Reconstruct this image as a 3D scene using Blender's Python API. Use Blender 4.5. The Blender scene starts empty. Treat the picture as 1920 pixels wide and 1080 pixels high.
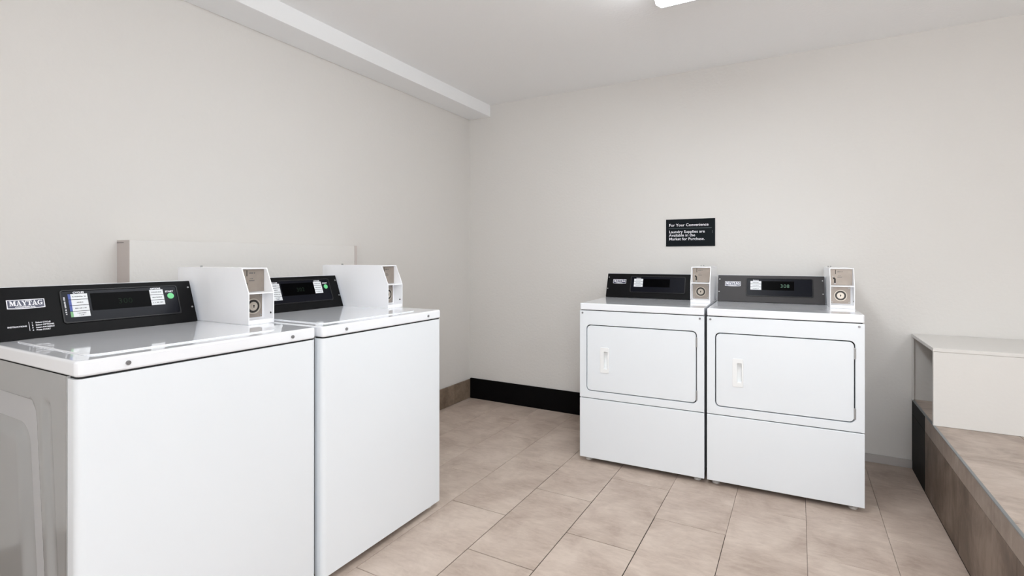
import bpy, bmesh, math, random
from mathutils import Vector, Matrix
random.seed(7)
C = bpy.context.scene.collection
SC = bpy.context.scene
PI = math.pi

# ------------------------------------------------------------------ camera
F, CX, CY = 942.0, 985.5, 483.2
cam = bpy.data.cameras.new('camera')
cam.sensor_width = 36.0
cam.lens = F / 1920 * 36.0
cam.shift_x = (960 - CX) / 1920
cam.shift_y = (CY - 540) / 1920
cam.clip_start = 0.05
co = bpy.data.objects.new('camera', cam)
C.objects.link(co)
co.location = (2.4435, -3.5078, 1.1786)
co.rotation_euler = (PI / 2, 0, 0.4973)
SC.camera = co

# ------------------------------------------------------------------ world and lights
w = bpy.data.worlds.new('world')
SC.world = w
w.use_nodes = True
w.node_tree.nodes['Background'].inputs[0].default_value = (0.9, 0.95, 1.0, 1)
w.node_tree.nodes['Background'].inputs[1].default_value = 0.3

def area(name, loc, rot, sx, sy, power, col=(1, 1, 1)):
    l = bpy.data.lights.new(name, 'AREA')
    l.shape = 'RECTANGLE'; l.size = sx; l.size_y = sy
    l.energy = power; l.color = col
    o = bpy.data.objects.new(name, l)
    C.objects.link(o)
    o.location = loc; o.rotation_euler = rot
    return o

LAMPS = (21.5, 28.0, 12.0)      # glow of the fluorescent diffusers; the last two are added unseen fill
# added fill light, set at an unseen glazed door behind the camera
area('fill_door_light', (3.3, -5.42, 1.25), (PI / 2, 0, 0), 1.7, 2.1, 38, (0.97, 0.985, 1.0))

SC.view_settings.view_transform = 'Standard'
SC.view_settings.look = 'None'
SC.view_settings.exposure = -0.23
SC.view_settings.gamma = 1.0
SC.view_settings.use_curve_mapping = False
SC.cycles.use_denoising = True
SC.cycles.max_bounces = 10
SC.cycles.diffuse_bounces = 8

# ------------------------------------------------------------------ materials
def srgb(r, g, b):
    f = lambda c: (c / 255 / 12.92) if c / 255 <= 0.04045 else ((c / 255 + 0.055) / 1.055) ** 2.4
    return (f(r), f(g), f(b), 1)

def mat(name, col, rough=0.5, metal=0.0, spec=0.5, coat=0.0, bump=None, vary=None, emit=0.0):
    m = bpy.data.materials.new(name)
    m.use_nodes = True
    nt = m.node_tree
    b = nt.nodes['Principled BSDF']
    b.inputs['Base Color'].default_value = col
    b.inputs['Roughness'].default_value = rough
    b.inputs['Metallic'].default_value = metal
    b.inputs['Specular IOR Level'].default_value = spec
    b.inputs['Coat Weight'].default_value = coat
    b.inputs['Coat Roughness'].default_value = 0.05
    if emit:
        b.inputs['Emission Color'].default_value = col
        b.inputs['Emission Strength'].default_value = emit
    tc = nt.nodes.new('ShaderNodeTexCoord')
    if bump:
        scale, dist, strength = bump
        n = nt.nodes.new('ShaderNodeTexNoise')
        n.inputs['Scale'].default_value = scale
        n.inputs['Detail'].default_value = 4
        nt.links.new(tc.outputs['Object'], n.inputs['Vector'])
        bp = nt.nodes.new('ShaderNodeBump')
        bp.inputs['Distance'].default_value = dist
        bp.inputs['Strength'].default_value = strength
        nt.links.new(n.outputs['Fac'], bp.inputs['Height'])
        nt.links.new(bp.outputs['Normal'], b.inputs['Normal'])
    if vary:
        scale, amt = vary
        n = nt.nodes.new('ShaderNodeTexNoise')
        n.inputs['Scale'].default_value = scale
        n.inputs['Detail'].default_value = 3
        nt.links.new(tc.outputs['Object'], n.inputs['Vector'])
        r = nt.nodes.new('ShaderNodeValToRGB')
        r.color_ramp.elements[0].position = 0.35
        r.color_ramp.elements[1].position = 0.65
        r.color_ramp.elements[0].color = tuple(c * (1 - amt) for c in col[:3]) + (1,)
        r.color_ramp.elements[1].color = col
        nt.links.new(n.outputs['Fac'], r.inputs['Fac'])
        nt.links.new(r.outputs['Color'], b.inputs['Base Color'])
    return m

def tile_material(name, dark, mid, light, shift=0.0, along='x', spec=0.35):
    """Porcelain tile with cloudy patches and fine streaks; each tile shifts the pattern by its own random value."""
    m = bpy.data.materials.new(name)
    m.use_nodes = True
    nt = m.node_tree; N = nt.nodes; L = nt.links
    b = N['Principled BSDF']
    tc = N.new('ShaderNodeTexCoord'); oi = N.new('ShaderNodeObjectInfo')
    mul = N.new('ShaderNodeMath'); mul.operation = 'MULTIPLY'; mul.inputs[1].default_value = 37.0
    L.new(oi.outputs['Random'], mul.inputs[0])
    add = N.new('ShaderNodeVectorMath'); add.operation = 'ADD'
    L.new(tc.outputs['Object'], add.inputs[0]); L.new(mul.outputs[0], add.inputs[1])
    n1 = N.new('ShaderNodeTexNoise'); n1.inputs['Scale'].default_value = 4.5; n1.inputs['Detail'].default_value = 6; n1.inputs['Roughness'].default_value = 0.62
    n1.inputs['Distortion'].default_value = 0.5
    L.new(add.outputs[0], n1.inputs['Vector'])
    mp = N.new('ShaderNodeMapping')
    mp.inputs['Scale'].default_value = {'x': (14, 44, 44), 'y': (44, 14, 44), 'z': (26, 26, 8)}[along]
    L.new(add.outputs[0], mp.inputs['Vector'])
    n2 = N.new('ShaderNodeTexNoise'); n2.inputs['Scale'].default_value = 1.0; n2.inputs['Detail'].default_value = 7; n2.inputs['Roughness'].default_value = 0.65
    n2.inputs['Distortion'].default_value = 0.8
    L.new(mp.outputs[0], n2.inputs['Vector'])
    mix = N.new('ShaderNodeMath'); mix.operation = 'MULTIPLY_ADD'; mix.inputs[1].default_value = 0.30
    L.new(n2.outputs['Fac'], mix.inputs[0])
    m2 = N.new('ShaderNodeMath'); m2.operation = 'MULTIPLY'; m2.inputs[1].default_value = 0.70
    L.new(n1.outputs['Fac'], m2.inputs[0]); L.new(m2.outputs[0], mix.inputs[2])
    rnd = N.new('ShaderNodeMath'); rnd.operation = 'MULTIPLY_ADD'; rnd.inputs[1].default_value = 0.07; rnd.inputs[2].default_value = -0.035 + shift
    L.new(oi.outputs['Random'], rnd.inputs[0])
    s = N.new('ShaderNodeMath'); s.operation = 'ADD'
    L.new(mix.outputs[0], s.inputs[0]); L.new(rnd.outputs[0], s.inputs[1])
    r = N.new('ShaderNodeValToRGB')
    r.color_ramp.elements[0].position = 0.36; r.color_ramp.elements[0].color = dark
    r.color_ramp.elements[1].position = 0.64; r.color_ramp.elements[1].color = light
    e = r.color_ramp.elements.new(0.5); e.color = mid
    L.new(s.outputs[0], r.inputs['Fac'])
    L.new(r.outputs['Color'], b.inputs['Base Color'])
    b.inputs['Roughness'].default_value = 0.52
    b.inputs['Specular IOR Level'].default_value = spec
    bp = N.new('ShaderNodeBump'); bp.inputs['Distance'].default_value = 0.001; bp.inputs['Strength'].default_value = 0.25
    L.new(n2.outputs['Fac'], bp.inputs['Height']); L.new(bp.outputs['Normal'], b.inputs['Normal'])
    return m

M = dict(
    wall=mat('wall_paint', srgb(221, 219, 216), 0.7, spec=0.25, bump=(60, 0.004, 0.28)),
    wallback=mat('wall_paint_back', srgb(221, 219, 216), 0.7, spec=0.25, bump=(60, 0.004, 0.28)),
    ceil=mat('ceiling_paint', srgb(244, 245, 246), 0.8, spec=0.2, bump=(60, 0.004, 0.3)),
    trim=mat('beam_paint', srgb(244, 246, 248), 0.6, spec=0.3, bump=(40, 0.003, 0.1)),
    chase=mat('chase_paint', srgb(221, 219, 216), 0.6, spec=0.3, bump=(70, 0.003, 0.12)),
    endshade=mat('chase_end_shade', srgb(198, 190, 186), 0.6),  # wall tone darkened: shade at the chase ends put into the colour
    blackbase=mat('black_rubber_base', srgb(10, 9, 10), 0.7, spec=0.08),
    greybase=mat('grey_base', srgb(186, 182, 180), 0.5),
    tile=tile_material('floor_tile', srgb(166, 149, 137), srgb(186, 170, 158), srgb(202, 187, 175)),
    tiletop=tile_material('platform_tile', srgb(154, 140, 130), srgb(178, 164, 153), srgb(194, 181, 171)),
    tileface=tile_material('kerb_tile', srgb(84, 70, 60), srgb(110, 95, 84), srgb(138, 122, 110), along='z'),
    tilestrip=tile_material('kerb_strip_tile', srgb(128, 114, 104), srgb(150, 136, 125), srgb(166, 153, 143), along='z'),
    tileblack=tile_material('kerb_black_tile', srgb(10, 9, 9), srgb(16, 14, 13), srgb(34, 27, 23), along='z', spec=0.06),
    tilebase=tile_material('base_tile', srgb(104, 88, 74), srgb(128, 112, 97), srgb(146, 130, 114)),
    edge=mat('edge_trim_metal', srgb(132, 136, 138), 0.4, metal=0.5),
    enamel=mat('white_enamel', srgb(233, 238, 243), 0.3, spec=0.45),
    casewhite=mat('meter_case_enamel', srgb(247, 248, 251), 0.3, spec=0.45),
    enameltop=mat('white_porcelain_top', srgb(242, 245, 250), 0.05, spec=0.6, coat=0.5),
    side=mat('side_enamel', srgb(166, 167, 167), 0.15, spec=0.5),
    body=mat('body_steel', srgb(190, 191, 193), 0.5),
    dark=mat('dark_gap', srgb(20, 20, 21), 0.8),
    black=mat('black_panel', srgb(11, 11, 13), 0.45, spec=0.12),
    charcoal=mat('charcoal_panel', srgb(62, 60, 61), 0.45, spec=0.2),
    navy=mat('dark_overlay', srgb(10, 12, 22), 0.3, spec=0.12),
    display=mat('display_glass', srgb(1, 1, 2), 0.3, spec=0.03),
    ring=mat('bezel_ring', srgb(24, 24, 26), 0.35, spec=0.3),
    label=mat('button_white', srgb(226, 229, 232), 0.45),
    blue=mat('button_blue', srgb(62, 82, 160), 0.45),
    greenl=mat('button_pale_green', srgb(120, 175, 125), 0.45),
    green=mat('start_green', srgb(112, 214, 142), 0.4),
    ink=mat('dark_ink', srgb(78, 80, 86), 0.6),
    logo=mat('logo_navy', srgb(26, 30, 66), 0.3),
    white=mat('print_white', srgb(238, 238, 244), 0.45),
    led=mat('led_digits', srgb(70, 104, 84), 0.5, emit=0.12),
    leddim=mat('led_digits_dim', srgb(22, 36, 25), 0.6, spec=0.1, emit=0.02),
    screw=mat('screw_metal', srgb(170, 170, 170), 0.4, metal=0.6),
    darkmetal=mat('dark_metal', srgb(70, 68, 66), 0.4, metal=0.8),
    bolt=mat('bolt_metal', srgb(150, 150, 152), 0.35, metal=0.6),
    nickel=mat('nickel_plate', srgb(164, 154, 145), 0.45, metal=0.55, vary=(20, 0.12)),
    nickel2=mat('lock_metal', srgb(196, 187, 176), 0.35, metal=0.6),
    slot=mat('slot_black', srgb(8, 8, 8), 0.7),
    foot=mat('foot_plastic', srgb(205, 203, 200), 0.5),
    handle=mat('handle_plastic', srgb(240, 242, 243), 0.38),
    sign=mat('sign_face', srgb(9, 17, 23), 0.5, spec=0.15),
    signline=mat('sign_rule', srgb(96, 108, 112), 0.5),
    housing=mat('lamp_housing', srgb(232, 234, 236), 0.45),
    frame=mat('door_frame_paint', srgb(225, 225, 225), 0.5),
)
for i_, e_ in enumerate(LAMPS): M['diffuser%d' % i_] = mat('lamp_diffuser', (0.93, 0.972, 1, 1), 0.4, emit=e_)
gm = mat('fill_door_glass', (0.93, 0.96, 1, 1), 0.3, emit=1.2)  # pane of the added door, glowing as extra fill
M['fillglass'] = gm

# grout: light, stained dark along the joints nearest the room's middle
g = bpy.data.materials.new('floor_grout'); g.use_nodes = True
nt = g.node_tree; b = nt.nodes['Principled BSDF']; b.inputs['Roughness'].default_value = 0.9
tc = nt.nodes.new('ShaderNodeTexCoord')
mp = nt.nodes.new('ShaderNodeMapping'); mp.inputs['Location'].default_value = (-1.55 / 0.68, 1.50 / 0.75, 0)
mp.inputs['Scale'].default_value = (1 / 0.68, 1 / 0.75, 0)
gr = nt.nodes.new('ShaderNodeVectorMath'); gr.operation = 'LENGTH'
no = nt.nodes.new('ShaderNodeTexNoise'); no.inputs['Scale'].default_value = 3.0
ma = nt.nodes.new('ShaderNodeMath'); ma.operation = 'MULTIPLY_ADD'; ma.inputs[1].default_value = 0.5; ma.use_clamp = False
rp = nt.nodes.new('ShaderNodeValToRGB')
rp.color_ramp.elements[0].position = 1.02; rp.color_ramp.elements[0].color = srgb(20, 15, 12)
rp.color_ramp.elements[1].position = 1.22; rp.color_ramp.elements[1].color = srgb(160, 147, 136)
nt.links.new(tc.outputs['Object'], mp.inputs['Vector']); nt.links.new(mp.outputs[0], gr.inputs[0])
nt.links.new(tc.outputs['Object'], no.inputs['Vector'])
nt.links.new(no.outputs['Fac'], ma.inputs[0]); nt.links.new(gr.outputs['Value'], ma.inputs[2])
nt.links.new(ma.outputs[0], rp.inputs['Fac']); nt.links.new(rp.outputs['Color'], b.inputs['Base Color'])
M['grout'] = g
M['grout2'] = mat('platform_grout', srgb(120, 106, 95), 0.9)

# ------------------------------------------------------------------ mesh helpers
def link(name, me, m, parent=None, smooth=False):
    o = bpy.data.objects.new(name, me)
    C.objects.link(o)
    if m is not None and len(me.materials) == 0:
        me.materials.append(M[m] if isinstance(m, str) else m)
    if smooth:
        for p in me.polygons: p.use_smooth = True
    if parent: o.parent = parent
    return o

def obj(name, bm, m, parent=None, smooth=False, bevel=0.0, seg=2):
    if bevel:
        bmesh.ops.remove_doubles(bm, verts=bm.verts, dist=1e-6)
        bmesh.ops.recalc_face_normals(bm, faces=bm.faces)
        ed = [e for e in bm.edges if e.is_manifold and e.calc_face_angle(0) > 0.5]
        bmesh.ops.bevel(bm, geom=ed, offset=bevel, segments=seg, affect='EDGES', profile=0.5, clamp_overlap=True)
    bmesh.ops.recalc_face_normals(bm, faces=bm.faces)
    me = bpy.data.meshes.new(name)
    bm.to_mesh(me); bm.free()
    o = link(name, me, m, parent)
    if smooth or bevel:
        for p in me.polygons: p.use_smooth = True
        try: me.set_sharp_from_angle(angle=math.radians(35))
        except Exception: pass
    if bevel:
        wn = o.modifiers.new('weighted', 'WEIGHTED_NORMAL'); wn.keep_sharp = True; wn.weight = 100
    return o

def BM(): return bmesh.new()

def box(bm, x0, x1, y0, y1, z0, z1, T=None):
    vs = [Vector((x, y, z)) for x in (x0, x1) for y in (y0, y1) for z in (z0, z1)]
    if T: vs = [T(*v) for v in vs]
    v = [bm.verts.new(p) for p in vs]
    for f in ((0, 1, 3, 2), (4, 6, 7, 5), (0, 4, 5, 1), (2, 3, 7, 6), (0, 2, 6, 4), (1, 5, 7, 3)):
        bm.faces.new([v[i] for i in f])
    return bm

def prism(bm, poly, a0, a1, T):
    """poly: list of (p,q); extruded from a0 to a1; T(p,q,a) gives the point."""
    A = [bm.verts.new(T(p, q, a0)) for p, q in poly]
    B = [bm.verts.new(T(p, q, a1)) for p, q in poly]
    bm.faces.new(A); bm.faces.new(B[::-1])
    n = len(poly)
    for i in range(n): bm.faces.new([A[i], A[(i + 1) % n], B[(i + 1) % n], B[i]])
    return bm

def rrect(x0, x1, y0, y1, r, n=6):
    pts = []
    for cx, cy, a in ((x1 - r, y1 - r, 0), (x0 + r, y1 - r, 90), (x0 + r, y0 + r, 180), (x1 - r, y0 + r, 270)):
        for k in range(n + 1):
            t = math.radians(a + 90 * k / n)
            pts.append((cx + r * math.cos(t), cy + r * math.sin(t)))
    return pts

def circle(cx, cy, r, n=24):
    return [(cx + r * math.cos(2 * PI * k / n), cy + r * math.sin(2 * PI * k / n)) for k in range(n)]

def ringprism(bm, outer, inner, a0, a1, T):
    n = len(outer)
    V = [[bm.verts.new(T(p, q, a)) for p, q in poly] for poly, a in ((outer, a0), (outer, a1), (inner, a1), (inner, a0))]
    for i in range(n):
        j = (i + 1) % n
        for k in range(4):
            A, B = V[k], V[(k + 1) % 4]
            bm.faces.new([A[i], A[j], B[j], B[i]])
    return bm

def holed(bm, outer, inner, a0, a1, T):
    """plate with outer rectangle (x0,x1,y0,y1) and a rounded hole (x0,x1,y0,y1,r): rectangle outline matched point by point"""
    n = 6
    ip = rrect(*inner, n=n)
    x0, x1, y0, y1 = outer
    cx, cy = (inner[0] + inner[1]) / 2, (inner[2] + inner[3]) / 2
    op = []
    corners = [(x1, y1), (x0, y1), (x0, y0), (x1, y0)]
    for c in range(4):
        ix = (inner[1], inner[0], inner[0], inner[1])[c]; iy = (inner[3], inner[3], inner[2], inner[2])[c]
        X, Y = corners[c]
        for k in range(n + 1):
            px, py = ip[c * (n + 1) + k]
            first = (k <= n // 2)
            horizontal = (c % 2 == 0) == first
            t = k / n
            if k == n // 2: op.append((X, Y))
            elif horizontal: op.append((X, py))
            else: op.append((px, Y))
    return ringprism(bm, op, ip, a0, a1, T)

def text_mesh(body, size, T, align='LEFT', extr=0.0002, bold=0.0, spacing=1.0, xscale=1.0, bm=None):
    cu = bpy.data.curves.new('t', 'FONT')
    cu.body = body; cu.size = size; cu.align_x = align; cu.extrude = extr; cu.offset = bold; cu.space_character = spacing
    cu.resolution_u = 3
    o = bpy.data.objects.new('t', cu); C.objects.link(o)
    dg = bpy.context.evaluated_depsgraph_get(); dg.update()
    me = bpy.data.meshes.new_from_object(o.evaluated_get(dg))
    bpy.data.objects.remove(o); bpy.data.curves.remove(cu)
    bm = bm or BM()
    k0 = len(bm.verts)
    bm.from_mesh(me)
    bm.verts.ensure_lookup_table()
    for v in bm.verts[k0:]: v.co = T(v.co.x * xscale, v.co.y, v.co.z)
    bpy.data.meshes.remove(me)
    return bm

def thing(name, label, cat, loc=(0, 0, 0), rot=0.0, group=None):
    o = bpy.data.objects.new(name, None); C.objects.link(o)
    o.empty_display_size = 0.05
    o.location = loc; o.rotation_euler = (0, 0, rot)
    o['label'] = label; o['category'] = cat
    if group: o['group'] = group
    return o

def struct(name, bm, m, label=None, bevel=0.0):
    o = obj(name, bm, m, None, bevel=bevel)
    o['kind'] = 'structure'
    if label: o['label'] = label
    return o

I3 = lambda x, y, z: Vector((x, y, z))

# ------------------------------------------------------------------ room shell
XR, YF, ZC = 5.2, -5.5, 2.436
KX, KZ = 3.003, 0.386             # kerb plane and platform height
o = struct('floor', box(BM(), -0.15, KX + 0.02, YF - 0.1, 0.15, -0.12, -0.0035), 'grout', 'beige rectangular floor tiles with thin grout joints')
floor = o
# floor tiles 0.302 x 0.605, half bond
TW, TL, GAP = 0.3022, 0.605, 0.0019
base = {}
def tile_obj(x0, x1, y0, y1, z0, z1, m, parent, name='tile', ch=0.0008):
    """a bevelled slab about its own centre; equal sizes share one mesh"""
    key = (round(x1 - x0, 4), round(y1 - y0, 4), round(z1 - z0, 4), m)
    c = Vector(((x0 + x1) / 2, (y0 + y1) / 2, (z0 + z1) / 2))
    if key not in base:
        bm = BM()
        hx, hy, hz = (x1 - x0) / 2, (y1 - y0) / 2, (z1 - z0) / 2
        box(bm, -hx, hx, -hy, hy, -hz, hz)
        bmesh.ops.bevel(bm, geom=bm.edges[:], offset=ch, segments=1, affect='EDGES')
        bmesh.ops.recalc_face_normals(bm, faces=bm.faces)
        me = bpy.data.meshes.new(name); bm.to_mesh(me); bm.free()
        me.materials.append(M[m]); base[key] = me
    t = bpy.data.objects.new(name, base[key]); C.objects.link(t)
    t.location = c; t.parent = parent
    return t
X0T = 1.2655 - 4 * TW - 0.06
col = -5
while True:
    xa = 1.2655 + col * TW
    xb = xa + TW
    if xa > KX - 0.005: break
    phase = -1.225 if col % 2 == 0 else -1.53
    k = -8
    while True:
        ya = phase + k * TL; yb = ya + TL
        k += 1
        if ya > -0.005: break
        if yb < YF: continue
        xa_, xb_ = max(xa, 0.0), min(xb, KX)
        ya_, yb_ = max(ya, YF), min(yb, 0.0)
        if xb_ - xa_ < 0.01 or yb_ - ya_ < 0.01: continue
        # joints are open and stained in the middle of the room, tight elsewhere
        G = GAP if math.hypot(((xa + xb) / 2 - 1.6) / 0.62, ((ya + yb) / 2 + 1.5) / 0.72) < 1.0 else 0.0006
        tile_obj(xa_ + G, xb_ - G, ya_ + G, yb_ - G, -0.010, 0.0, 'tile', floor)
    col += 1

struct('wall_left', box(BM(), -0.15, 0, YF - 0.15, 0.15, -0.1, ZC + 0.1), 'wall', 'off-white textured wall behind the washers')
struct('wall_back', box(BM(), 0, XR, 0, 0.15, -0.1, ZC + 0.1), 'wallback', 'off-white textured wall behind the dryers')
struct('wall_right', box(BM(), XR, XR + 0.15, YF - 0.15, 0.15, -0.1, ZC + 0.1), 'wall')
# front wall with an added glazed door for fill light (unseen, behind the camera)
bm = BM()
box(bm, 0, 2.4, YF - 0.15, YF, -0.1, ZC + 0.1); box(bm, 4.2, XR, YF - 0.15, YF, -0.1, ZC + 0.1); box(bm, 2.4, 4.2, YF - 0.15, YF, 2.3, ZC + 0.1)
struct('wall_front', bm, 'wall')
bm = BM(); holed(bm, (2.4, 4.2, 0.0, 2.3), (2.48, 4.12, 0.2, 2.22, 0.01), YF - 0.1, YF - 0.04, lambda p, q, a: Vector((p, a, q)))
d = struct('added_door_1', bm, 'frame')
obj('glow_pane', box(BM(), 2.47, 4.13, YF - 0.08, YF - 0.06, 0.19, 2.23), 'fillglass', d)
struct('ceiling', box(BM(), 0, XR, YF, 0, ZC, ZC + 0.1), 'ceil', 'pale grey textured ceiling')
struct('trim_1', box(BM(), 0, 0.209, YF, 0, 2.341, ZC + 0.02), 'trim', 'long white soffit beam along the top of the left wall', bevel=0.003)
# pipe chase on the left wall
bm = box(BM(), 0.0, 0.1, -2.5, -1.345, 0.0, 1.25)
ch = struct('trim_2', bm, 'wall', 'low boxed-out chase behind the washers', bevel=0.002)
obj('end_cap', box(BM(), 0.0, 0.099, -2.5015, -2.4995, 0.0, 1.249), 'endshade', ch)  # left end face, its shade put into a darker colour
obj('end_shade_strip', box(BM(), 0.0, 0.102, -1.3455, -1.327, 0.0, 1.2505), 'endshade', ch)  # grey strip drawn in place of the shadow at the right end
obj('open_joint', box(BM(), 0.0, 0.055, -2.5022, -2.5014, 1.2385, 1.2405), 'slot', ch)
# baseboards
bl = struct('baseboard_left', box(BM(), 0.0, 0.004, -5.4, -0.002, 0.0, 0.152), 'grout2', 'brown tile baseboard at the left wall')
yy = -0.002
for ln in [0.23] + [0.6] * 8:
    tile_obj(0.003, 0.014, yy - ln + 0.0012, yy, 0.0015, 0.157, 'tilebase', bl); yy -= ln
struct('baseboard_back', box(BM(), 0.015, 2.75, -0.014, 0.0, 0.0, 0.167), 'blackbase', 'black rubber baseboard left of the dryers', bevel=0.002)
struct('trim_3', box(BM(), 2.752, KX, -0.012, 0.0, 0.0, 0.046), 'greybase', 'low light grey base strip beside the platform', bevel=0.002)

# ------------------------------------------------------------------ raised tiled platform
pf = struct('platform', box(BM(), KX + 0.010, XR, YF, 0.0, -0.1, KZ - 0.0105), 'grout2', 'raised tiled platform at the right wall')
c0 = KX + 0.003
for i in range(8):
    xa = c0 + i * TW; xb = min(xa + TW, XR)
    if xb - xa < 0.02: break
    ph = -0.887 if i % 2 == 0 else -0.585
    for k in range(-9, 3):
        ya = ph + k * TL; yb = ya + TL
        ya_, yb_ = max(ya, YF), min(yb, 0.0)
        if yb_ - ya_ < 0.01: continue
        tile_obj(xa + (0.004 if i == 0 else GAP * 0.6), xb - GAP * 0.6, ya_ + GAP * 0.6, yb_ - GAP * 0.6, KZ - 0.011, KZ, 'tiletop', pf)
# kerb face: lower course of tiles, upper strip course, first short piece black
ys = [0.0, -0.33] + [-0.33 - 0.605 * k for k in range(1, 9)]
for a, b_ in zip(ys[:-1], ys[1:]):
    b_ = max(b_, YF)
    if a - b_ < 0.02: continue
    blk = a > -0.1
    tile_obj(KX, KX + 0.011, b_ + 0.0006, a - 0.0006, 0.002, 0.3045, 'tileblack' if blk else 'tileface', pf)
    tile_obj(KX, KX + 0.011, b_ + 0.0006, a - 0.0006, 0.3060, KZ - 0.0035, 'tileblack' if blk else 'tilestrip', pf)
bm = BM(); box(bm, KX - 0.0015, KX + 0.009, YF, -0.001, KZ - 0.003, KZ + 0.0008)
obj('edge_trim', bm, 'edge', pf)

# built-in bench on the platform: top slab + front panel, open at its left end
bn = thing('bench', 'low white built-in bench on the tiled platform against the back wall', 'bench', (KX, -0.509, KZ))
T = lambda x, y, z: Vector((x, y, z))
obj('bench_top', box(BM(), -0.002, XR - KX - 0.01, 0.0, 0.505, 0.350, 0.3675), 'chase', bn, bevel=0.002)
obj('front_panel', box(BM(), 0.0, XR - KX - 0.01, 0.002, 0.02, 0.001, 0.3495), 'chase', bn, bevel=0.001)
obj('end_cleat', box(BM(), -0.001, 0.006, 0.49, 0.504, 0.001, 0.3495), 'chase', bn)

# ------------------------------------------------------------------ logo letters (heavy slab serif, unit height)
def glyph(ch):
    """list of convex polygons and advance width"""
    P = []
    R = lambda x0, x1, y0, y1: P.append([(x0, y0), (x1, y0), (x1, y1), (x0, y1)])
    if ch == 'M':
        R(0.10, 0.24, 0.12, 0.88); R(0.86, 1.10, 0.12, 0.88)
        P.append([(0.10, 1), (0.40, 1), (0.68, 0.2), (0.52, 0.0)]); P.append([(0.52, 0), (0.62, 0.0), (1.0, 1), (0.84, 1)])
        R(0, 0.36, 0, 0.13); R(0.76, 1.2, 0, 0.13); R(0, 0.36, 0.87, 1); R(0.86, 1.2, 0.87, 1)
        return P, 1.26
    if ch == 'A':
        P.append([(0.12, 0.08), (0.22, 0.08), (0.52, 1), (0.40, 1)]); P.append([(0.62, 0.08), (0.90, 0.08), (0.58, 1), (0.40, 1)])
        R(0.26, 0.72, 0.28, 0.40); R(0, 0.36, 0, 0.13); R(0.54, 1.02, 0, 0.13)
        return P, 1.02
    if ch == 'Y':
        P.append([(0.36, 0.42), (0.62, 0.42), (0.34, 0.95), (0.08, 0.95)]); P.append([(0.44, 0.42), (0.62, 0.46), (0.90, 0.95), (0.78, 0.95)])
        R(0.38, 0.62, 0.08, 0.5); R(0.26, 0.74, 0, 0.13); R(0, 0.42, 0.87, 1); R(0.64, 1.0, 0.87, 1)
        return P, 0.98
    if ch == 'T':
        R(0.34, 0.60, 0.05, 0.95); R(0.2, 0.74, 0, 0.13); R(0.02, 0.92, 0.86, 1); R(0.02, 0.12, 0.66, 0.95); R(0.82, 0.92, 0.66, 0.95)
        return P, 0.96
    if ch == 'G':
        n = 14
        for k in range(n):
            a0 = math.radians(52 + 266 * k / n); a1 = math.radians(52 + 266 * (k + 1) / n)
            q = []
            for a, ro in ((a0, 1), (a1, 1), (a1, 0), (a0, 0)):
                rx, ry = (0.48, 0.5) if ro else (0.25, 0.37)
                q.append((0.5 + rx * math.cos(a), 0.5 + ry * math.sin(a)))
            P.append(q)
        R(0.68, 0.92, 0.04, 0.44); R(0.54, 1.0, 0.36, 0.48); R(0.82, 0.90, 0.68, 1.0)
        return P, 1.02

def word(bm, s, x0, y0, height, width, T, th=0.0004):
    tot = sum(glyph(c)[1] for c in s); k = width / tot; x = x0
    for c in s:
        P, adv = glyph(c)
        for q in P: prism(bm, [(x + p[0] * k, y0 + p[1] * height) for p in q], 0.0, th, T)
        x += adv * k
    return bm

def ticks(bm, x0, x1, y, h, T, a0, seed):
    """a line of print too small to read in the photograph"""
    r = random.Random(seed); x = x0
    while x < x1:
        wd = r.uniform(0.6, 1.3) * h * 0.55
        hh = h * r.uniform(0.75, 1.0)
        prism(bm, [(x, y), (min(x + wd * 0.6, x1), y), (min(x + wd * 0.6, x1), y + hh), (x, y + hh)], a0, a0 + 0.0002, T)
        x += wd * (1.0 if r.random() > 0.14 else 1.9)

# ------------------------------------------------------------------ shared pieces of the machines
def screw(bm, p, q, a, r, T):
    prism(bm, circle(p, q, r, 10), a, a + r * 0.5, T)
    prism(bm, circle(p, q, r * 0.6, 10), a + r * 0.5, a + r * 0.8, T)

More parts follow.
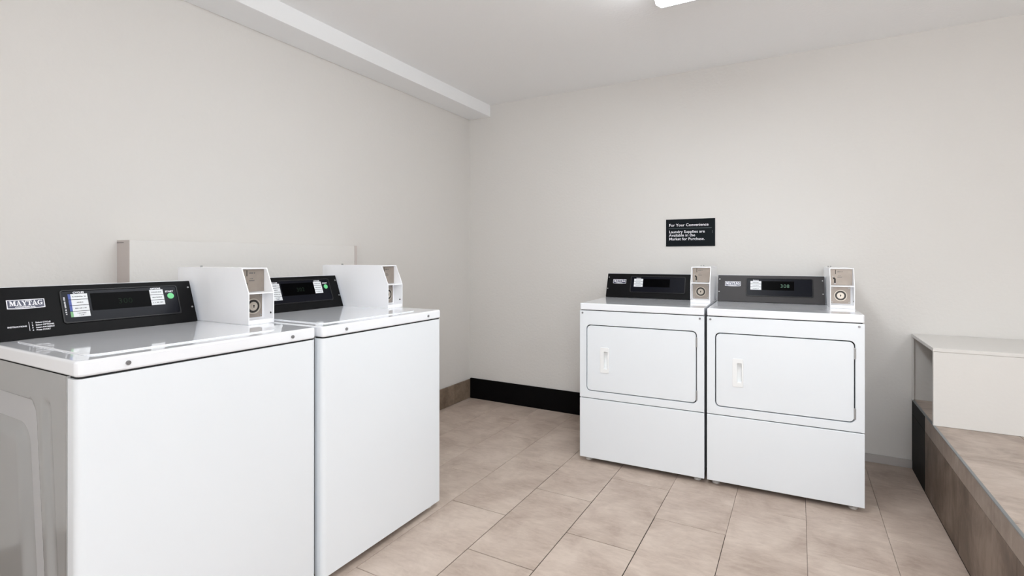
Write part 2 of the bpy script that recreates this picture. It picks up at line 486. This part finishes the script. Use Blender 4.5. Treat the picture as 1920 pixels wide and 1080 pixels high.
def control_panel(t, y0, z0, kind, face):
    """slanted black panel; local x across, slope .06 back over .155 up; s,t2 on the face, h outward"""
    U = Vector((0, 0.06, 0.155)).normalized(); Nn = Vector((0, -0.155, 0.06)).normalized()
    O = Vector((0.004, y0, z0))
    T = lambda s, q, h: O + Vector((s, 0, 0)) + U * q + Nn * h
    W_, H_ = 0.564, 0.1655
    # white steel housing behind the face
    hb = BM()
    prism(hb, [(y0 + 0.006, z0 + 0.001), (y0 + 0.064, z0 + 0.156), (y0 + 0.12, z0 + 0.156), (y0 + 0.12, z0 + 0.001)], 0.001, 0.571, lambda p, q, a: Vector((a, p, q)))
    obj('console_housing', hb, 'enamel', t, bevel=0.002)
    bm = BM(); prism(bm, rrect(0, W_, 0.001, H_, 0.003, 3), 0.0, 0.005, T)
    cp = obj('control_panel', bm, face, t)
    A = 0.005
    sc = [(0.010, 0.139), (0.008, 0.060), (W_ - 0.010, 0.139), (W_ - 0.009, 0.060)]
    for s, q in sc:
        b2 = BM(); screw(b2, s, q, A, 0.0034, T); obj('screw', b2, 'screw', cp)
    if kind == 'washer':
        x0, x1, y0_, y1_ = 0.165, 0.514, 0.036, 0.150
    else:
        x0, x1, y0_, y1_ = 0.158, 0.508, 0.036, 0.149
    b2 = BM()
    op, ip = rrect(x0, x1, y0_, y1_, 0.010), rrect(x0 + 0.005, x1 - 0.005, y0_ + 0.005, y1_ - 0.005, 0.007)
    ringprism(b2, op, ip, A, A + 0.0035, T)
    obj('bezel', b2, 'ring', cp, bevel=0.0012)
    b2 = BM(); prism(b2, ip, A, A + 0.0008, T); obj('overlay', b2, 'navy', cp)
    B = A + 0.0008
    # logo plate
    lx0, lx1, ly0, ly1 = 0.041, 0.128, 0.0965, 0.1255
    b2 = BM()
    def lg(g_, b3):
        pts = [(lx0 + g_, ly0 + g_ + 0.001)] + [(lx0 + (lx1 - lx0) * k / 8, ly0 + g_ - 0.0022 * math.sin(PI * k / 8) + 0.001) for k in range(1, 8)]
        pts += [(lx1 - g_, ly0 + g_ + 0.001), (lx1 - g_, ly1 - g_), (lx0 + g_, ly1 - g_)]
        return pts
    prism(b2, lg(0, 0), A, A + 0.0008, T); lp = obj('logo_border', b2, 'white', cp)
    b2 = BM(); prism(b2, lg(0.0022, 0), A + 0.0008, A + 0.0011, T); obj('logo_field', b2, 'logo', cp)
    b2 = BM(); Tl = lambda p, q, h: T(p, q, h + A + 0.0011)
    word(b2, 'MAYTAG', lx0 + 0.006, ly0 + 0.0095, 0.0155, 0.076, Tl, 0.0003)
    text_mesh('COMMERCIAL', 0.0066, lambda x, y, z: Tl(lx0 + 0.018 + x, ly0 + 0.0024 + y, (z + 0.0002)), bold=0.0002, bm=b2, xscale=1.12)
    obj('lettering', b2, 'white', cp)
    b2 = BM()
    if kind == 'washer':
        disp = (0.245, 0.419, 0.074, 0.134)
        top, hgt, lab = 0.1345, 0.0192, (0.186, 0.237)
        for k in range(4):
            y1 = top - k * 0.0200; yb = y1 - 0.0182
            b3 = BM(); prism(b3, [(lab[0] + 0.007, yb), (lab[1], yb), (lab[1], y1), (lab[0] + 0.007, y1)], B, B + 0.0008, T)
            bt = obj('cycle_button', b3, 'label', cp)
            b3 = BM(); prism(b3, [(lab[0], yb), (lab[0] + 0.007, yb), (lab[0] + 0.007, y1), (lab[0], y1)], B, B + 0.0008, T)
            obj('colour_tab', b3, 'blue' if k < 3 else 'greenl', cp)
            b3 = BM(); wd = (0.036, 0.017, 0.030, 0.022)[k]
            cxm = (lab[0] + 0.007 + lab[1]) / 2
            if k < 3: ticks(b3, cxm - wd / 2, cxm + wd / 2, yb + 0.007, 0.004, T, B + 0.0008, k + 3)
            else:
                ticks(b3, cxm - wd / 2, cxm + wd / 2, yb + 0.0105, 0.0034, T, B + 0.0008, 8)
                ticks(b3, cxm - wd / 3, cxm + wd / 3, yb + 0.004, 0.0034, T, B + 0.0008, 9)
            obj('button_print', b3, 'ink', cp)
        oa, ob, otop, n = 0.420, 0.464, 0.1355, 3
        for k in range(3):
            y1 = otop - k * 0.0200; yb = y1 - 0.0182
            b3 = BM(); prism(b3, [(oa, yb), (ob, yb), (ob, y1), (oa, y1)], B, B + 0.0008, T); obj('option_button', b3, 'label', cp)
            b3 = BM(); ticks(b3, oa + 0.006, ob - 0.006, yb + 0.007, 0.004, T, B + 0.0008, 20 + k); obj('button_print', b3, 'ink', cp)
        b3 = BM(); prism(b3, circle(0.487, 0.1085, 0.0112, 24), B, B + 0.0015, T); obj('start_button', b3, 'green', cp)
        Tp = lambda s, q: (lambda x, y, z: T(s + x, q + y, B + (z + 0.0002)))
        obj('cycles_print', text_mesh('CYCLES', 0.0085, Tp(lab[0] + 0.014, top + 0.0018), bold=0.0003), 'white', cp)
        obj('options_print', text_mesh('OPTIONS', 0.0075, Tp(oa + 0.004, otop + 0.0018), bold=0.0003, xscale=1.05), 'white', cp)
        obj('start_print', text_mesh('START', 0.0088, Tp(0.4715, 0.1235), bold=0.0003, xscale=1.05), 'white', cp)
        Tv = lambda p, q, h: T(0.178 - q, 0.066 + p, h)
        b4 = BM(); ticks(b4, 0, 0.060, 0, 0.0045, Tv, B, 31); obj('side_print', b4, 'white', cp)
        Ta = lambda s, q: (lambda x, y, z: T(s + x, q + y, A + (z + 0.0002)))
        text_mesh('INSTRUCTIONS', 0.0062, Ta(0.036, 0.0385), bold=0.00015, bm=b2, xscale=0.98)
        prism(b2, [(0.0835, 0.025), (0.0845, 0.025), (0.0845, 0.053), (0.0835, 0.053)], A, A + 0.0003, T)
        for k, s_ in enumerate(('Select CYCLE', 'Select OPTIONS', 'Insert PAYMENT', 'Press START')):
            text_mesh(str(k + 1), 0.0062, Ta(0.090, 0.0475 - k * 0.0078), bold=0.00015, bm=b2)
            text_mesh(s_, 0.0062, Ta(0.099, 0.0475 - k * 0.0078), bold=0.00015, bm=b2)
    else:
        disp = (0.245, 0.412, 0.076, 0.131)
        la, lb, top = 0.182, 0.240, 0.1305
        for k in range(3):
            y1 = top - k * 0.0188; yb = y1 - 0.0165
            b3 = BM(); prism(b3, [(la, yb), (lb, yb), (lb, y1), (la, y1)], B, B + 0.0008, T); obj('cycle_button', b3, 'label', cp)
            b3 = BM(); ticks(b3, la + 0.012, lb - 0.012, yb + 0.0065, 0.0035, T, B + 0.0008, 50 + k); obj('button_print', b3, 'ink', cp)
        ticks(b2, la + 0.014, lb - 0.014, top + 0.0015, 0.006, T, B, 55)
    obj('instructions_print' if kind == 'washer' else 'cycles_print', b2, 'white', cp)
    b3 = BM(); prism(b3, [(disp[0], disp[2]), (disp[1], disp[2]), (disp[1], disp[3]), (disp[0], disp[3])], B, B + 0.0006, T)
    obj('display', b3, 'display', cp)
    return cp, T, B + 0.0006, disp

def digits(cp, T, h, x, y, s, size, m):
    b = text_mesh(s, size, lambda a, b_, c: T(x + a, y + b_, h + (c + 0.0002)), spacing=1.1)
    obj('display_digits', b, m, cp)

def coin_box(t, x0, x1, yf, yb, z0, plate):
    """white steel meter case; front profile vertical to .115, then leaning back to .208"""
    Z = z0 + 0.0005
    Hb, Ht, lean = 0.115, 0.208, 0.042
    th = 0.0035
    T = lambda p, q, a: Vector((a, p, Z + q))
    prof = [(yf, 0), (yf, Hb), (yf + lean, Ht), (yb, Ht), (yb, 0)]
    bm = BM()
    prism(bm, prof, x0, x0 + th, T); prism(bm, prof, x1 - th, x1, T)
    py = yf + 0.056
    prism(bm, [(py, 0.0), (py, Ht - 0.004), (yb, Ht - 0.004), (yb, 0.0)], x0 + th, x1 - th, T)          # core
    prism(bm, [(yf + lean, Ht - 0.004), (yf + lean, Ht), (yb, Ht), (yb, Ht - 0.004)], x0 + th, x1 - th, T)   # top sheet
    prism(bm, [(yf + 0.001, 0.0), (yf + 0.001, 0.016), (py, 0.016), (py, 0.0)], x0 + th, x1 - th, T)         # bottom sill
    prism(bm, [(yf + 0.001, Hb - 0.003), (yf + 0.001, Hb + 0.0015), (py, Hb + 0.0015), (py, Hb - 0.003)], x0 + th, x1 - th, T)  # divider
    cb = obj('coin_box', bm, 'casewhite', t)
    cb['label'] = 'white steel coin meter case'
    Tf = lambda p, q, a: Vector((x0 + p, py - a, Z + q))
    wd = x1 - x0
    # upper coin plate
    b = BM(); prism(b, rrect(th + 0.002, wd - th - 0.002, Hb + 0.003, Ht - 0.006, 0.002, 2), 0.0003, 0.003, Tf)
    obj('coin_plate', b, plate, cb)
    A = 0.003
    b = BM()
    prism(b, rrect(0.027, 0.0295, 0.176, 0.199, 0.001, 2), A, A + 0.0006, Tf)
    obj('coin_slot', b, 'slot', cb)
    b = BM()
    prism(b, rrect(0.0225, 0.0295, 0.127, 0.153, 0.002, 3), A, A + 0.0008, Tf); prism(b, rrect(0.018, 0.025, 0.149, 0.158, 0.002, 3), A, A + 0.0008, Tf)
    obj('return_lever', b, 'slot', cb)
    for p_, q_, r_ in ((0.026, 0.1255, 0.004), (0.0165, 0.163, 0.0028)):
        b = BM(); screw(b, p_, q_, A, r_, Tf); obj('lever_screw', b, 'screw', cb)
    b = BM(); ticks(b, 0.037, 0.060, 0.186, 0.005, Tf, A, 70); ticks(b, 0.040, 0.052, 0.166, 0.003, Tf, A, 71); ticks(b, 0.037, 0.058, 0.158, 0.004, Tf, A, 72)
    obj('coin_print', b, 'ink', cb)
    # lower lock plate
    b = BM(); prism(b, rrect(th + 0.003, wd - 0.014, 0.021, Hb - 0.006, 0.002, 2), 0.0003, 0.004, Tf)
    obj('lock_plate', b, plate, cb)
    cx, cz = 0.051, 0.063
    b = BM(); ringprism(b, circle(cx, cz, 0.0295, 32), circle(cx, cz, 0.0250, 32), 0.004, 0.0075, Tf); obj('lock_ring', b, 'nickel2', cb, bevel=0.0008)
    b = BM(); prism(b, circle(cx, cz, 0.0250, 32), 0.004, 0.0046, Tf); obj('lock_groove', b, 'darkmetal', cb)
    b = BM(); prism(b, circle(cx, cz, 0.0168, 32), 0.0046, 0.0085, Tf); prism(b, circle(cx, cz, 0.010, 24), 0.0085, 0.0105, Tf); obj('lock_cylinder', b, 'nickel2', cb, bevel=0.0008)
    b = BM(); prism(b, circle(cx, cz + 0.002, 0.0032, 10), 0.0105, 0.0109, Tf); prism(b, rrect(cx - 0.0014, cx + 0.0014, cz - 0.006, cz + 0.002, 0.0008, 2), 0.0105, 0.0109, Tf); obj('keyhole', b, 'slot', cb)
    for p, q in ((0.013, 0.102), (wd - 0.020, 0.102), (0.013, 0.028), (wd - 0.020, 0.028)):
        b = BM(); screw(b, p, q, 0.004, 0.0034, Tf); obj('screw', b, 'screw', cb)
    # wall screw inside the right wall, near the front
    b = BM(); prism(b, circle(yf + 0.014, 0.037, 0.0035, 10), x1 - th - 0.0015, x1 - th, lambda p, q, a: Vector((a, p, Z + q))); obj('screw', b, 'darkmetal', cb)
    # two studs on the lid
    for k in (0, 1):
        b = BM(); prism(b, circle(x0 + 0.018 + 0.0, yf + 0.33 + k * 0.022, 0.003, 8), 0, 0.007, lambda p, q, a: Vector((p + k * 0.014, q, Z + Ht + a))); obj('lid_stud', b, 'screw', cb)
    return cb

def feet(t, W_, D_, h):
    for x, y in ((0.04, 0.05), (W_ - 0.04, 0.05), (0.04, D_ - 0.06), (W_ - 0.04, D_ - 0.06)):
        b = BM(); prism(b, circle(x, y, 0.014, 14), h * 0.45, h + 0.012, lambda p, q, a: Vector((p, q, a)))
        prism(b, circle(x, y, 0.019, 14), 0.0, h * 0.45, lambda p, q, a: Vector((p, q, a)))
        obj('foot', b, 'foot', t)

# ------------------------------------------------------------------ washers
WW, WD, WZ0, WTR, WTOP = 0.677, 0.70, 0.030, 0.893, 0.932

def side_height(x, z):
    """inward depth of the pressed relief in the side sheet; x = distance behind the front, z = height"""
    def sst(a, b, v):
        t_ = min(1, max(0, (v - a) / (b - a))); return t_ * t_ * (3 - 2 * t_)
    d_ = 0.0
    # outer field: edge slants forward going down, rounded top corner
    e = 0.228 - 0.155 * max(0, min(1, (0.80 - z) / 0.45)) * 0.35
    c = 0.045
    dx, dz = x - e, 0.812 - z
    sd = min(dx, dz) if (dx > c or dz > c) else c - math.hypot(c - dx, c - dz)
    back = 0.60 - x
    sd = min(sd, back, z - 0.08)
    d_ += 0.012 * sst(-0.002, 0.010, sd)
    # inner field
    sd2 = min((x - e - 0.085), 0.735 - z)
    c = 0.06
    dx, dz = x - e - 0.075, 0.74 - z
    sd2 = min(dx, dz) if (dx > c or dz > c) else c - math.hypot(c - dx, c - dz)
    sd2 = min(sd2, back - 0.08, z - 0.16)
    d_ -= 0.016 * sst(0.0, 0.050, sd2)
    # slanted bead between field and front edge
    bx = 0.168 - 0.11 * (0.82 - z) * 0.85
    half = 0.030
    q = abs(x - bx)
    endf = sst(0.828, 0.80, z) if z > 0.6 else sst(0.06, 0.1, z)
    endf = 1 - sst(0.795, 0.828, z) if z > 0.6 else sst(0.06, 0.1, z)
    d_ -= 0.0 
    d_ += 0.009 * endf * (1 - sst(half * 0.25, half, q))
    return d_

def build_washer(label, loc, rot, digits_text, dm_):
    t = thing('washing_machine', label, 'washing machine', loc, rot, 'top-load washing machines')
    # carcass
    bm = box(BM(), 0.012, WW - 0.003, 0.05, WD, WZ0 + 0.01, WTR)
    obj('carcass', bm, 'body', t)
    # front panel wraps round both front edges
    bm = BM()
    prism(bm, rrect(0.0, WW, 0.0, 0.08, 0.018, 6)[:], WZ0, WTR - 0.0045, lambda p, q, a: Vector((p, min(q, 0.043), a)))
    bmesh.ops.remove_doubles(bm, verts=bm.verts, dist=1e-5)
    obj('front_panel', bm, 'enamel', t, smooth=True)
    # pressed side sheets
    for side in (0, 1):
        bm = BM()
        nx, nz = (110, 140) if side == 0 else (24, 30)
        V = []
        for i in range(nx + 1):
            row = []
            for j in range(nz + 1):
                y = 0.0445 + (WD - 0.0445) * i / nx; z = WZ0 + 0.005 + (WTR - WZ0 - 0.005) * j / nz
                h = side_height(y, z) * (1 if side == 0 else 0.8)
                x = 0.0005 + h if side == 0 else WW - 0.0005 - h
                if i == 0: x = 0.006 if side == 0 else WW - 0.006
                if i == 1: x = -0.0008 if side == 0 else WW - 0.0005
                row.append(bm.verts.new((x, y if i != 1 else 0.047, z)))
            V.append(row)
        for i in range(nx):
            for j in range(nz): bm.faces.new((V[i][j], V[i + 1][j], V[i + 1][j + 1], V[i][j + 1]))
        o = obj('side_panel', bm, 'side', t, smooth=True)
    # porcelain top with rolled edge
    bm = BM(); prism(bm, rrect(0.0, WW, -0.002, WD, 0.016, 5), WTR, WTOP, lambda p, q, a: Vector((p, q, a)))
    top = obj('top', bm, 'enameltop', t, bevel=0.007, seg=3)
    bm = BM(); prism(bm, rrect(0.006, WW - 0.004, 0.004, WD - 0.01, 0.012, 4), WTR - 0.004, WTR + 0.001, lambda p, q, a: Vector((p, q, a)))
    obj('gap_shadow', bm, 'dark', t)
    # lid, slightly proud with soft edge
    bm = BM(); prism(bm, rrect(0.045, 0.572, 0.058, 0.520, 0.030, 6), WTOP - 0.001, WTOP + 0.0035, lambda p, q, a: Vector((p, q, a)))
    obj('lid', bm, 'enameltop', t, bevel=0.003, seg=3)
    for x in (0.105, 0.580):
        b = BM(); screw(b, x, WTR + 0.0185, 0.0, 0.0058, lambda p, q, a: Vector((p, -0.002 - a, q))); obj('screw', b, 'bolt', t)
    obj('under_shade', box(BM(), 0.03, WW - 0.02, 0.075, WD - 0.02, 0.006, WZ0 + 0.012), 'dark', t)  # dark block standing in for the shadow under the washer
    feet(t, WW, WD, WZ0)
    cp, T, h, dsp = control_panel(t, 0.539, WTOP, 'washer', 'black')
    digits(cp, T, h, (dsp[0] + dsp[1]) / 2 - 0.012, 0.092, digits_text, 0.027, dm_)
    coin_box(t, 0.5905, 0.6925, 0.254, 0.715, WTOP, 'nickel')
    return t

build_washer('nearest white top-load washer with raised black control panel, cut by the photo edge', (0.9432, -2.9715, 0), PI / 2 + 0.006, '300', 'leddim')
build_washer('second white top-load washer, between the nearest washer and the room corner', (0.952, -2.2770, 0), PI / 2 + 0.002, '302', 'leddim')

# ------------------------------------------------------------------ dryers
DW, DD, DZ0, DSP, DTR, DTOP = 0.687, 0.715, 0.026, 0.3677, 0.8776, 0.9158
def build_dryer(label, loc, rot, face, lit):
    t = thing('dryer', label, 'dryer', loc, rot, 'front-load dryers')
    obj('carcass', box(BM(), 0.003, DW - 0.003, 0.03, DD, DZ0 + 0.015, DTR), 'body', t, bevel=0.002)
    FT = lambda p, q, a: Vector((p, 0.02 - a, q))
    # upper front with the door opening
    D = (0.040, 0.650, 0.412, 0.793)
    bm = BM(); holed(bm, (0.0, DW, DSP + 0.004, DTR - 0.004), D + (0.024,), 0.0, 0.020, FT)
    fp = obj('front_panel', bm, 'enamel', t, bevel=0.002, seg=2)
    bm = BM(); prism(bm, [(0.01, DSP + 0.01), (DW - 0.01, DSP + 0.01), (DW - 0.01, DTR - 0.01), (0.01, DTR - 0.01)], -0.006, -0.001, FT)
    obj('door_recess', bm, 'dark', t)
    # wrapping edges of upper front
    # door with a finger-pull hole
    g_ = 0.0050
    dd = (D[0] + g_, D[1] - g_, D[2] + g_, D[3] - g_)
    hx0, hx1, hz0, hz1 = 0.128, 0.170, 0.528, 0.662
    bm = BM(); 
    # four-strip door around the pull
    def door_plate():
        outer = rrect(*dd, 0.021, 6); n = 6
        inner = []
        ip = rrect(hx0, hx1, hz0, hz1, 0.004, 6)
        ringprism(bm, outer, ip, 0.002, 0.0195, FT)
    door_plate()
    door = obj('door', bm, 'enamel', t, bevel=0.002, seg=2)
    # pull: raised plastic frame, pocket on its right
    bm = BM()
    ringprism(bm, rrect(hx0 - 0.005, hx1 + 0.004, hz0 - 0.005, hz1 + 0.005, 0.007, 5), rrect(hx0 + 0.017, hx1 - 0.004, hz0 + 0.018, hz1 - 0.018, 0.004, 5), 0.017, 0.0225, FT)
    obj('handle', bm, 'handle', door, bevel=0.0016)
    bm = BM()
    a, b_, c, d_ = hx0 + 0.0165, hx1 - 0.0035, hz0 + 0.0175, hz1 - 0.0175
    ringprism(bm, rrect(a - 0.001, b_ + 0.001, c - 0.001, d_ + 0.001, 0.003, 3), rrect(a + 0.0005, b_ - 0.0005, c + 0.0005, d_ - 0.0005, 0.003, 3), 0.001, 0.018, FT)
    prism(bm, rrect(a - 0.001, b_ + 0.001, c - 0.001, d_ + 0.001, 0.003, 3), -0.0005, 0.002, FT)
    obj('handle_pocket', bm, 'handle', door)
    # hinges in the right gap
    for zz in (0.735, 0.455):
        bm = BM()
        prism(bm, rrect(D[1] - 0.006, D[1] + 0.003, zz - 0.026, zz + 0.026, 0.002, 2), 0.010, 0.0206, FT)
        for k in (-1, 0, 1): prism(bm, circle(D[1] - 0.0015, zz, 0.0042, 10), zz + k * 0.016 - 0.0065, zz + k * 0.016 + 0.0065, lambda p, q, a_: Vector((p, -0.0005 - (q - zz) * 0.7, a_)))
        obj('hinge', bm, 'screw', t)
    # lower panel
    bm = BM(); prism(bm, [(0.0, DZ0), (DW, DZ0), (DW, DSP - 0.0005), (0.0, DSP - 0.0005)], 0.0, 0.020, FT)
    obj('lower_panel', bm, 'enamel', t, bevel=0.0025, seg=3)
    bm = BM(); prism(bm, [(0.008, DSP - 0.004), (DW - 0.008, DSP - 0.004), (DW - 0.008, DSP + 0.006), (0.008, DSP + 0.006)], 0.0, 0.008, FT)
    obj('gap_shadow', bm, 'dark', t)
    bm = BM(); box(bm, 0.008, DW - 0.008, 0.006, 0.03, DTR - 0.006, DTR + 0.001); obj('gap_shadow', bm, 'dark', t)
    # top
    bm = BM(); prism(bm, rrect(0.0, DW, -0.002, DD, 0.010, 4), DTR, DTOP, lambda p, q, a_: Vector((p, q, a_)))
    obj('top', bm, 'enameltop', t, bevel=0.005, seg=3)
    for x in (0.017, DW - 0.022):
        b = BM(); screw(b, x, 0.860, 0.020, 0.0055, FT); obj('screw', b, 'bolt', t)
    obj('under_shade', box(BM(), 0.015, DW - 0.015, 0.075, DD - 0.03, 0.006, DZ0 + 0.016), 'dark', t)  # dark block in place of the shade beneath the dryer
    feet(t, DW, DD, DZ0)
    cp, T, h, dsp = control_panel(t, 0.49, DTOP, 'dryer', face)
    if lit: digits(cp, T, h, (dsp[0] + dsp[1]) / 2 + 0.012, 0.092, '308', 0.030, 'led')
    coin_box(t, 0.575, 0.684, 0.295, 0.690, DTOP, 'nickel')
    return t
build_dryer('white dryer with black control panel, nearer the black baseboard and room corner', (1.3263, -0.7887, 0), 0.0366, 'black', False)
build_dryer('white dryer with greyer control panel and lit display, next to the tiled platform', (2.0258, -0.7631, 0), 0.0366, 'charcoal', True)

# ------------------------------------------------------------------ wall sign
sg = thing('wall_sign', 'small dark rectangular sign with white lettering on the wall above the dryers', 'sign', (1.643, -0.0005, 1.256))
TS = lambda p, q, a: Vector((p, -a, q))
SW, SH = 0.319, 0.184
bm = BM(); prism(bm, [(0, 0), (SW, 0), (SW, SH), (0, SH)], 0.0, 0.006, TS); obj('sign_plate', bm, 'sign', sg, bevel=0.0008)
bm = BM()
def st(s, x, y, size, xs=1.0): text_mesh(s, size, lambda a, b_, c: TS(x + a, y + b_, 0.006 + (c + 0.0002)), bold=0.00025, bm=bm, xscale=xs)
st('For Your Convenience', 0.020, 0.136, 0.0255, 1.09)
st('Laundry Supplies are', 0.020, 0.0905, 0.0255, 1.10)
st('Available in the', 0.020, 0.0665, 0.0255, 1.10)
st('Market for Purchase.', 0.020, 0.0415, 0.0255, 1.08)
obj('lettering', bm, 'white', sg)
bm = BM(); prism(bm, [(0.018, 0.1205), (0.298, 0.1205), (0.298, 0.1225), (0.018, 0.1225)], 0.006, 0.0065, TS)
prism(bm, [(0.302, 0.085), (0.3035, 0.085), (0.3035, 0.105), (0.302, 0.105)], 0.006, 0.0065, TS)
obj('rule_line', bm, 'signline', sg)

# ------------------------------------------------------------------ ceiling lamps
def lamp(x, y, label, k_, L_=1.25):
    t = thing('ceiling_light', label, 'ceiling light', (x, y, ZC), 0, 'fluorescent ceiling lights')
    T = lambda p, q, a: Vector((p, a, q))
    prof = [(-0.152, 0), (-0.152, -0.03), (-0.145, -0.035), (0.145, -0.035), (0.152, -0.03), (0.152, 0)]
    bm = BM(); prism(bm, prof, -L_ / 2, L_ / 2, T); h = obj('housing', bm, 'housing', t)
    lens = [(-0.146, -0.035), (-0.140, -0.066), (-0.115, -0.088), (0.115, -0.088), (0.140, -0.066), (0.146, -0.035)]
    bm = BM(); prism(bm, lens, -L_ / 2 + 0.012, L_ / 2 - 0.012, T); obj('diffuser', bm, 'diffuser%d' % k_, t)
    for s in (-1, 1):
        bm = BM(); prism(bm, [(-0.152, -0.03), (-0.145, -0.070), (-0.118, -0.0905), (0.118, -0.0905), (0.145, -0.070), (0.152, -0.03)], s * L_ / 2 - 0.012 if s > 0 else -L_ / 2, L_ / 2 if s > 0 else -L_ / 2 + 0.012, T)
        obj('end_cap', bm, 'housing', t)
lamp(2.0, -1.13 - 0.625, 'white fluorescent ceiling light at the top edge of the photo', 0)
lamp(3.1, -4.2, 'added unseen fluorescent ceiling light behind the viewpoint, for fill', 1)  # added out of view as fill light
lamp(4.1, -2.6, 'added unseen fluorescent ceiling light above the tiled platform, for fill', 2)  # extra unseen fixture, added for light from the right
